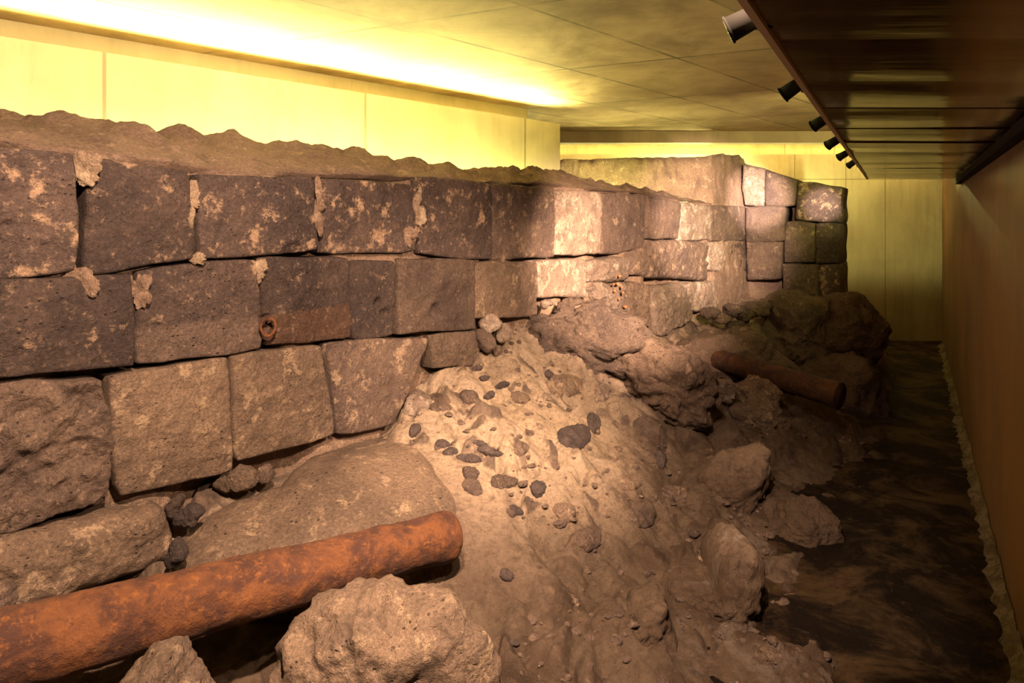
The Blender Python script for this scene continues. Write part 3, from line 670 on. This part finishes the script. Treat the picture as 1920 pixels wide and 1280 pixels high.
# dark cobbles bedded in the pale mortar
def ell(px, py, a, b_, rot=0, k=0):
    r = math.radians(rot); o = []
    for i in range(12):
        th = 2*math.pi*i/12; q = 1+.12*math.sin(2*th+k)+.08*math.sin(3*th+2*k)
        x, y = a*q*math.cos(th), b_*q*math.sin(th); o.append((px+x*math.cos(r)+y*math.sin(r), py-x*math.sin(r)+y*math.cos(r)))
    return o
G7 = 'cobbles bedded in the pale mortar'
for k, (px, py, a, b_, rot, m, lab) in enumerate([
 (829,833,16,8,10,CB,'dark oval cobble, upper left one of the dark flat cobbles in the pale mortar'),
 (918,846,26,9,-12,CB,'largest dark flat cobble in the pale mortar, upper right of the row'),
 (880,860,24,8,-8,CB,'long dark flat cobble, lowest of the three in the pale mortar'),
 (845,847,16,7,0,CB,'small dim cobble between two dark flat ones in the pale mortar'),
 (900,831,18,5,-15,CB,'thin dark sliver touching the largest dark flat cobble'),
 (882,888,20,13,-20,MD,'brown-grey oval cobble below the row of dark flat cobbles'),
 (886,912,22,16,-15,MD,'dim grey cobble under the brown-grey oval one'),
 (945,903,27,15,5,MD,'brown angular cobble left of the black wedge-shaped stone'),
 (1009,916,14,20,-10,CB,'black wedge-shaped stone standing in the tan mortar'),
 (1078,818,31,26,-15,CB,'big rounded dark cobble in the middle of the pale mortar'),
 (1113,792,14,20,25,CB,'dark sliver at the upper right of the big rounded cobble'),
 (976,840,17,13,-25,MD,'brown cobble half sunk in mortar right of the dark flat cobbles'),
 (826,747,24,9,-12,BR,'flat rusty brown cobble near the right end of the third course'),
 (825,763,24,8,4,MD,'flat grey cobble just under the rusty brown one'),
 (879,743,17,15,0,MD,'round grey-brown cobble right of the rusty flat cobble'),
 (918,741,12,8,20,CB,'small dark cobble in the pale mortar below the round grey-brown one'),
 (942,722,16,6,8,CB,'thin grey cobble high in the pale mortar near the long boulder'),
 (908,709,13,5,5,CB,'thin grey sliver in the pale mortar left of the thin grey cobble'),
 (895,690,13,5,15,CB,'grey sliver in the pale mortar near the end of the third course'),
 (1030,702,9,10,0,CB,'small blue-grey cobble below the long weathered boulder'),
 (975,745,18,13,-10,TN,'tan cobble in the pale mortar left of the orange lump'),
 (1057,722,34,24,-10,TN,'orange-tan rounded lump bedded in the pale mortar'),
 (1130,735,14,22,-15,PL,'pale lump beside the orange-tan one in the mortar'),
 (780,755,33,24,5,PL,'pale rounded lump with a yellow patch at the corner of the third course'),
 (778,806,12,14,-40,CB,'dark cobble at the upper edge of the broad smooth boulder'),
 (965,1205,11,8,0,CB,'small dark cobble low on the mound below the end of the near pipe'),
 (950,1078,14,14,-20,CB,'blue-grey cobble on the mound right of the end of the near pipe'),
 (968,957,15,8,-35,CB,'slanting dark cobble below the black wedge-shaped stone'),
 (1490,1003,20,18,0,CB,'black pebble-like stone on the dim boulder beside the trench'),
 (1240,862,11,17,10,CB,'dark upright cobble in the rough grey rubble right of the mortar'),
 (1205,965,30,24,10,MD,'grey cobble in the dark rough patch in the middle of the mound'),
 (1262,742,10,7,0,CB,'small dark cobble on the brown rubble left of the far pipe'),
 (1325,785,8,9,0,CB,'little dark cobble below the rough brown boulder'),
 (1300,1000,12,10,0,MD,'small brown cobble beside the smooth brown ridge of rock'),
 (1265,925,26,16,-25,MD,'grey-brown cobble just left of the smooth brown ridge'),
 (1180,905,24,16,-10,TN,'tan cobble above the dark rough patch in the mound'),
 (1105,1010,30,22,30,MD,'grey-brown cobble right of the end of the near pipe, in the bare slope'),
 (1060,960,26,18,-15,TN,'tan cobble below and right of the black wedge-shaped stone'),
 (1530,1190,26,20,0,BR,'brown stone in the dark at the lower right of the mound'),
 (1470,1130,28,18,15,BR,'brown stone in the dark, right of the flat whitish-streaked boulder'),
 (1590,1110,24,16,-20,BR,'brown stone at the very edge of the trench'),
 (1440,1230,30,18,-10,BR,'dim stone at the bottom right foot of the mound')]):
    embed(ell(px, py, a, b_, rot, k), .016*min(1.2, b_/12+.4)*(1+(cast(px, py)[0].y-3)*.2), m, lab, 100+k, group=G7, rough=.8)

# grit: small angular chips strewn over the mound and the trench edge
rg = random.Random(5); vs = []; fs = []
ico = bmesh.new(); bmesh.ops.create_icosphere(ico, subdivisions=2, radius=1); iv = [v.co.copy() for v in ico.verts]; iF = [[v.index for v in f.verts] for f in ico.faces]; ico.free()
cnt = 0
while cnt < 900:
    px, py = rg.uniform(740, 1660), rg.uniform(640, 1300)
    if px < 1400 and rg.random() < .35 and py > 1000: continue
    if px < 950 and py > 860: continue
    g, n_ = cast(px, py, True)
    if g is None or g.y > 7.5: continue
    r_ = rg.choice((.005, .007, .009, .012, .018, .026))*rg.uniform(.7, 1.2)*(g.y/3.2)**.5
    sc_ = Vector((rg.uniform(.7, 1.4), rg.uniform(.6, 1.2), rg.uniform(.4, .8)))*r_; b0 = len(vs); sd = Vector((rg.random()*50, 0, 0)); az = rg.uniform(0, 3.1)
    nk = [Vector((rg.gauss(0, 1), rg.gauss(0, 1), rg.gauss(0, 1))).normalized() for _ in range(5)]
    for v in iv:
        m_ = 1+.3*noise.noise(v*1.1+sd)
        for k_ in nk: m_ -= .6*max(0, v.dot(k_)-.6)
        q = Vector((v.x*sc_.x, v.y*sc_.y, v.z*sc_.z))*m_
        q = Vector((q.x*math.cos(az)-q.y*math.sin(az), q.x*math.sin(az)+q.y*math.cos(az), q.z))
        vs.append(g+q+Vector((0, 0, -.15*r_)))
    fs += [tuple(b0+i for i in f) for f in iF]; cnt += 1
tag(obj('grit', vs, fs, MD, smooth=False), 'small brown stone chips and grit strewn over the mound and trench edge', 'grit', kind='stuff')

# red brick fragments in the crumbled gap
G8 = 'red brick fragments in the wall'
BRICK, nt, b = mat('red_brick'); b.inputs['Base Color'].default_value = (.55, .16, .06, 1); b.inputs['Roughness'].default_value = .9
for k, (px, py, s, lab) in enumerate([(1161,517,3.5,'topmost orange brick fragment in the crumbling part of the wall'), (1158,532,4,'largest brick fragment of the cluster, in its upper row'),
    (1165,538,3,'brick fragment at the right of the largest one in the wall'), (1152,545,3.5,'brick fragment at the lower left of the cluster in the wall'),
    (1168,548,3,'brick fragment at the lower right of the cluster in the wall'), (1172,575,3.5,'second lowest brick fragment, alone beside the upright tan stone'),
    (1160,560,3,'brick fragment just under the cluster in the crumbling part of the wall'), (1176,590,3,'lowest brick fragment, close above the long boulder'),
    (1150,533,2.5,'smallest, leftmost brick fragment in the crumbling part of the wall')]):
    poly = [(px+s*math.cos(a)*(1+.3*math.sin(5*a+k)), py+s*math.sin(a)*.8) for a in [i*math.pi/4 for i in range(8)]]
    star(poly, wall_t(px)-.07, .035, BRICK, lab, 150+k, .8, 'brick_fragment', 'brick fragment', G8, 14, 8)
# pale mortar fillets between blocks of the top course
G9 = 'pale mortar strips in the upright joints'
FIL = PL
for k_, (poly, lab) in enumerate([
 ([(357,328),(370,345),(376,372),(368,392),(364,410),(362,432),(353,425),(352,395),(353,370),(352,345)], 'pale mortar strip in the upright joint left of the long dark top-course block'),
 ([(590,335),(602,335),(604,370),(600,395),(606,440),(599,455),(592,430),(588,395),(592,370)], 'pale mortar strip in the upright joint right of the long dark top-course block'),
 ([(137,292),(180,292),(182,345),(165,352),(152,350),(140,335),(134,310)], 'pinkish mortar filling the step in the second top-course block'),
 ([(252,522),(262,515),(282,515),(278,545),(270,585),(258,580),(250,560)], 'large yellowish mortar patch at the left edge of the paler-banded second-course block'),
 ([(484,485),(500,482),(494,510),(490,525),(484,540),(480,520)], 'mortar smear in the joint above the iron ring'),
 ([(742,432),(780,428),(786,440),(772,448),(768,464),(758,462),(752,444)], 'white mortar splash on the lower right of a dark top-course block'),
 ([(780,355),(788,352),(786,385),(784,425),(776,424),(775,400)], 'thin white mortar drip above the white mortar splash'),
 ([(108,512),(150,500),(180,520),(190,550),(180,565),(160,550),(130,530)], 'yellowish mortar smear across the upper edge of the left second-course block'),
 ([(360,478),(388,482),(386,492),(370,496),(352,488)], 'small lump of pink mortar where four blocks meet')]):
    cx = sum(p[0] for p in poly)/len(poly)
    star(poly, wall_t(cx)-.004, .020, MORT if k_ % 2 else TNP, lab, cx, .3, 'mortar_patch', 'mortar patch', G9, 90, 16, jag=.25)

# ---------------------------------------------------------------- pipes and iron ring
def tube(name, a, b, ra, rb, m, label, seed, flare=0., flare_len=.2, parent=None, n=140, ns=64, wall=.018):
    a, b = Vector(a), Vector(b); d = (b-a).normalized(); L = (b-a).length
    x = d.cross(Vector((0, 0, 1))).normalized(); y = x.cross(d); vs = []; sv = Vector((seed, seed, seed))
    prof = []
    for i in range(n+1):
        s = i/n; r = ra+(rb-ra)*s; e = (1-s)*L
        if flare: r += flare*math.exp(-(e/flare_len)**2)
        if e < .03: r -= (.03-e)**2*12
        prof.append((s*L, r, 1))
    re = prof[-1][1]
    prof += [(L+.004, re-.012, .5), (L, re-wall-.012, .3), (L-.12, re-wall-.015, .1), (L-.5, re-wall-.02, .1)]
    for s, r, k in prof:
        for j in range(ns):
            th = 2*math.pi*j/ns; dr = x*math.cos(th)+y*math.sin(th); q = a+d*s+dr*r+sv
            vs.append(a+d*s+dr*(r+k*(.007*fbm(q, 5, 3)+.0035*fbm(q, 22, 3))))
    fs = []
    for i in range(len(prof)-1):
        for j in range(ns): fs.append((i*ns+j, i*ns+(j+1) % ns, (i+1)*ns+(j+1) % ns, (i+1)*ns+j))
    fs.append(list(range(ns))); fs.append([(len(prof)-1)*ns+j for j in range(ns)])
    o = obj(name, vs, fs, m)
    tag(o, label, 'pipe'); return o
PA = P(845, 1003, 2.62); PB = P(-150, 1262, 1.62)
tube('iron_pipe', PB, PA, .108, .088, RUST, 'thick orange rusty iron pipe lying across the lower left corner', 5, .012, .1)
tube('iron_pipe', P(1575, 742, 4.9), P(1318, 664, 5.9), .102, .086, RUST2, 'dark rusty iron pipe sticking out of the rocks below the end pier', 9, .006, .12)
c = P(503, 613, wall_t(503)-.045); vs = []; fs = []; R_, r_ = .034, .0065
for i in range(40):
    A_ = 2*math.pi*i/40
    for j in range(10):
        B_ = 2*math.pi*j/10; rr = R_*(1+.04*math.sin(3*A_))+r_*math.cos(B_)
        vs.append(c+Vector((rr*math.cos(A_)*.85, r_*math.sin(B_)+rr*math.cos(A_)*.4, rr*math.sin(A_)*1.15)))
for i in range(40):
    for j in range(10): fs.append((i*10+j, ((i+1) % 40)*10+j, ((i+1) % 40)*10+(j+1) % 10, i*10+(j+1) % 10))
ring = tag(obj('iron_ring', vs, fs, RUST, origin=c), 'small rusty iron ring fixed at the corner of the block with the rusty lower half', 'ring')
# staple that holds it
vs = []; fs = []
for i in range(13):
    A_ = math.pi*i/12; q = c+Vector((.012*math.cos(A_)-.004, .04-.055*math.sin(A_), .036+.0))
    for j in range(8):
        B_ = 2*math.pi*j/8; vs.append(q+Vector((.006*math.cos(B_)*math.cos(A_), 0, .006*math.sin(B_)))+Vector((0, .006*math.cos(B_)*math.sin(A_), 0)))
for i in range(12):
    for j in range(8): fs.append((i*8+j, i*8+(j+1) % 8, (i+1)*8+(j+1) % 8, (i+1)*8+j))
obj('staple', vs, fs, RUST, ring)

# ---------------------------------------------------------------- metal soffit of the walkway
ZS = CZ+.374
def edge(t): return Vector((.553+(t-1.332)*.5996, t))
def inner(t): return Vector((.4466+.624*t-.035, t))
sof = empty('walkway_soffit', (1.5, 2.5, ZS))
tag(sof, 'long brown sheet metal soffit of reflective panels along the brown wall', 'metal soffit')
seams = [-2.3, -1.4, -.6, .1, .7, 1.33, 1.72, 2.15, 2.62, 3.1, 3.6, 4.1, 4.65, 5.2, 5.76]
for k in range(len(seams)-1):
    t0, t1 = seams[k]+.0012, seams[k+1]-.0012; vs = []; nx, ny = 22, 16; tilt = random.uniform(-.006, .006)
    for j in range(ny+1):
        t = t0+(t1-t0)*j/ny; a, b_ = edge(t), inner(t); f = j/ny
        for i in range(nx+1):
            s = i/nx; q = a.lerp(b_, s)
            sag = -.005*math.sin(math.pi*f)*(.6+.4*math.sin(math.pi*s))+tilt*(f-.5)
            vs.append((q.x, q.y, ZS+sag+.003*noise.noise(Vector((q.x*1.2, q.y*5, k)))))
    m_ = len(vs); vs += [(x, y, z+.02) for x, y, z in vs]
    fs = []
    for j in range(ny):
        for i in range(nx):
            a = j*(nx+1)+i; f = (a, a+1, a+nx+2, a+nx+1); fs.append(f); fs.append(tuple(m_+q for q in reversed(f)))
    ring_ = [i for i in range(nx+1)]+[j*(nx+1)+nx for j in range(1, ny+1)]+[ny*(nx+1)+i for i in range(nx-1, -1, -1)]+[j*(nx+1) for j in range(ny-1, 0, -1)]
    for i in range(len(ring_)): a, b_ = ring_[i], ring_[(i+1) % len(ring_)]; fs.append((a, b_, m_+b_, m_+a))
    obj('panel', vs, fs, METAL, sof).data.set_sharp_from_angle(angle=math.radians(35))
a0, a1 = edge(-2.3), edge(5.76); k = Vector((-1, .6)).normalized()*.014
lip = obj('edge_lip', *prism([a0, a1, a1+k, a0+k], ZS-.012, ZS+.035), LIP, sof, smooth=False); lip['label'] = 'thin bright metal edge'
struct('shadow_strip', *prism([inner(-2.3)-Vector((.02, 0)), inner(5.76)-Vector((.02, 0)), inner(5.76)+Vector((.04, 0)), inner(-2.3)+Vector((.04, 0))], ZS-.055, ZS-.012), BLK)  # black strip stands in for the shadow where soffit meets wall

# ---------------------------------------------------------------- spotlights on the soffit edge
def cyl(a, b, ra, rb, ns=24, cap=True):
    a, b = Vector(a), Vector(b); d = (b-a).normalized(); x = d.orthogonal().normalized(); y = d.cross(x); vs = []
    for p, r in ((a, ra), (b, rb)):
        for j in range(ns):
            th = 2*math.pi*j/ns; vs.append(p+(x*math.cos(th)+y*math.sin(th))*r)
    fs = [(j, (j+1) % ns, ns+(j+1) % ns, ns+j) for j in range(ns)]
    if cap: fs += [list(range(ns)), list(range(2*ns-1, ns-1, -1))]
    return vs, fs
def join(*ms):
    V, Fc = [], []
    for v, f in ms:
        o = len(V); V += list(v); Fc += [tuple(i+o for i in q) for q in f]
    return V, Fc
SP = [(1402,38,1.24,1.15,'nearest and largest black spotlight, at the top edge of the photo'),
      (1487,165,1.86,1.0,'second nearest black spotlight on the soffit edge'),
      (1539,228,2.45,1.0,'third black spotlight from the camera on the soffit edge'),
      (1563,266,3.05,1.0,'fourth black spotlight, small, against the end of the ceiling beam'),
      (1582,290,3.8,1.0,'fifth black spotlight, tiny, in front of the yellow lit far wall'),
      (1598,306,4.5,1.0,'farthest and smallest black spotlight on the soffit edge')]
AIM = [a_[1] for a_ in SPOT]
for (px, py, t, k, lab), aim in zip(SP, AIM):
    c = P(px, py, t); e = edge(t); root = empty('spotlight', (e.x-.015, e.y, ZS))
    tag(root, lab, 'spotlight', 'black spotlights along the soffit edge')
    d = head_dir(c, aim)
    q = .62*k
    head = obj('lamp_head', *join(cyl(c-d*.045*q, c+d*.05*q, .030*q, .036*q), cyl(c-d*.062*q, c-d*.045*q, .018*q, .030*q), cyl(c+d*.05*q, c+d*.056*q, .040*q, .040*q)), BLK, root)
    obj('lens', *cyl(c+d*.054*q, c+d*.0575*q, .031*q, .031*q), LENS, root)
    m0 = Vector((e.x-.012, e.y, ZS+.01))
    obj('arm', *cyl(m0, c-d*.03*q, .006, .006, 12), BLK, root)
    obj('mount', *cyl(m0+Vector((0, 0, .012)), m0+Vector((0, 0, -.012)), .02*q+.004, .02*q+.004, 16), BLK, root)
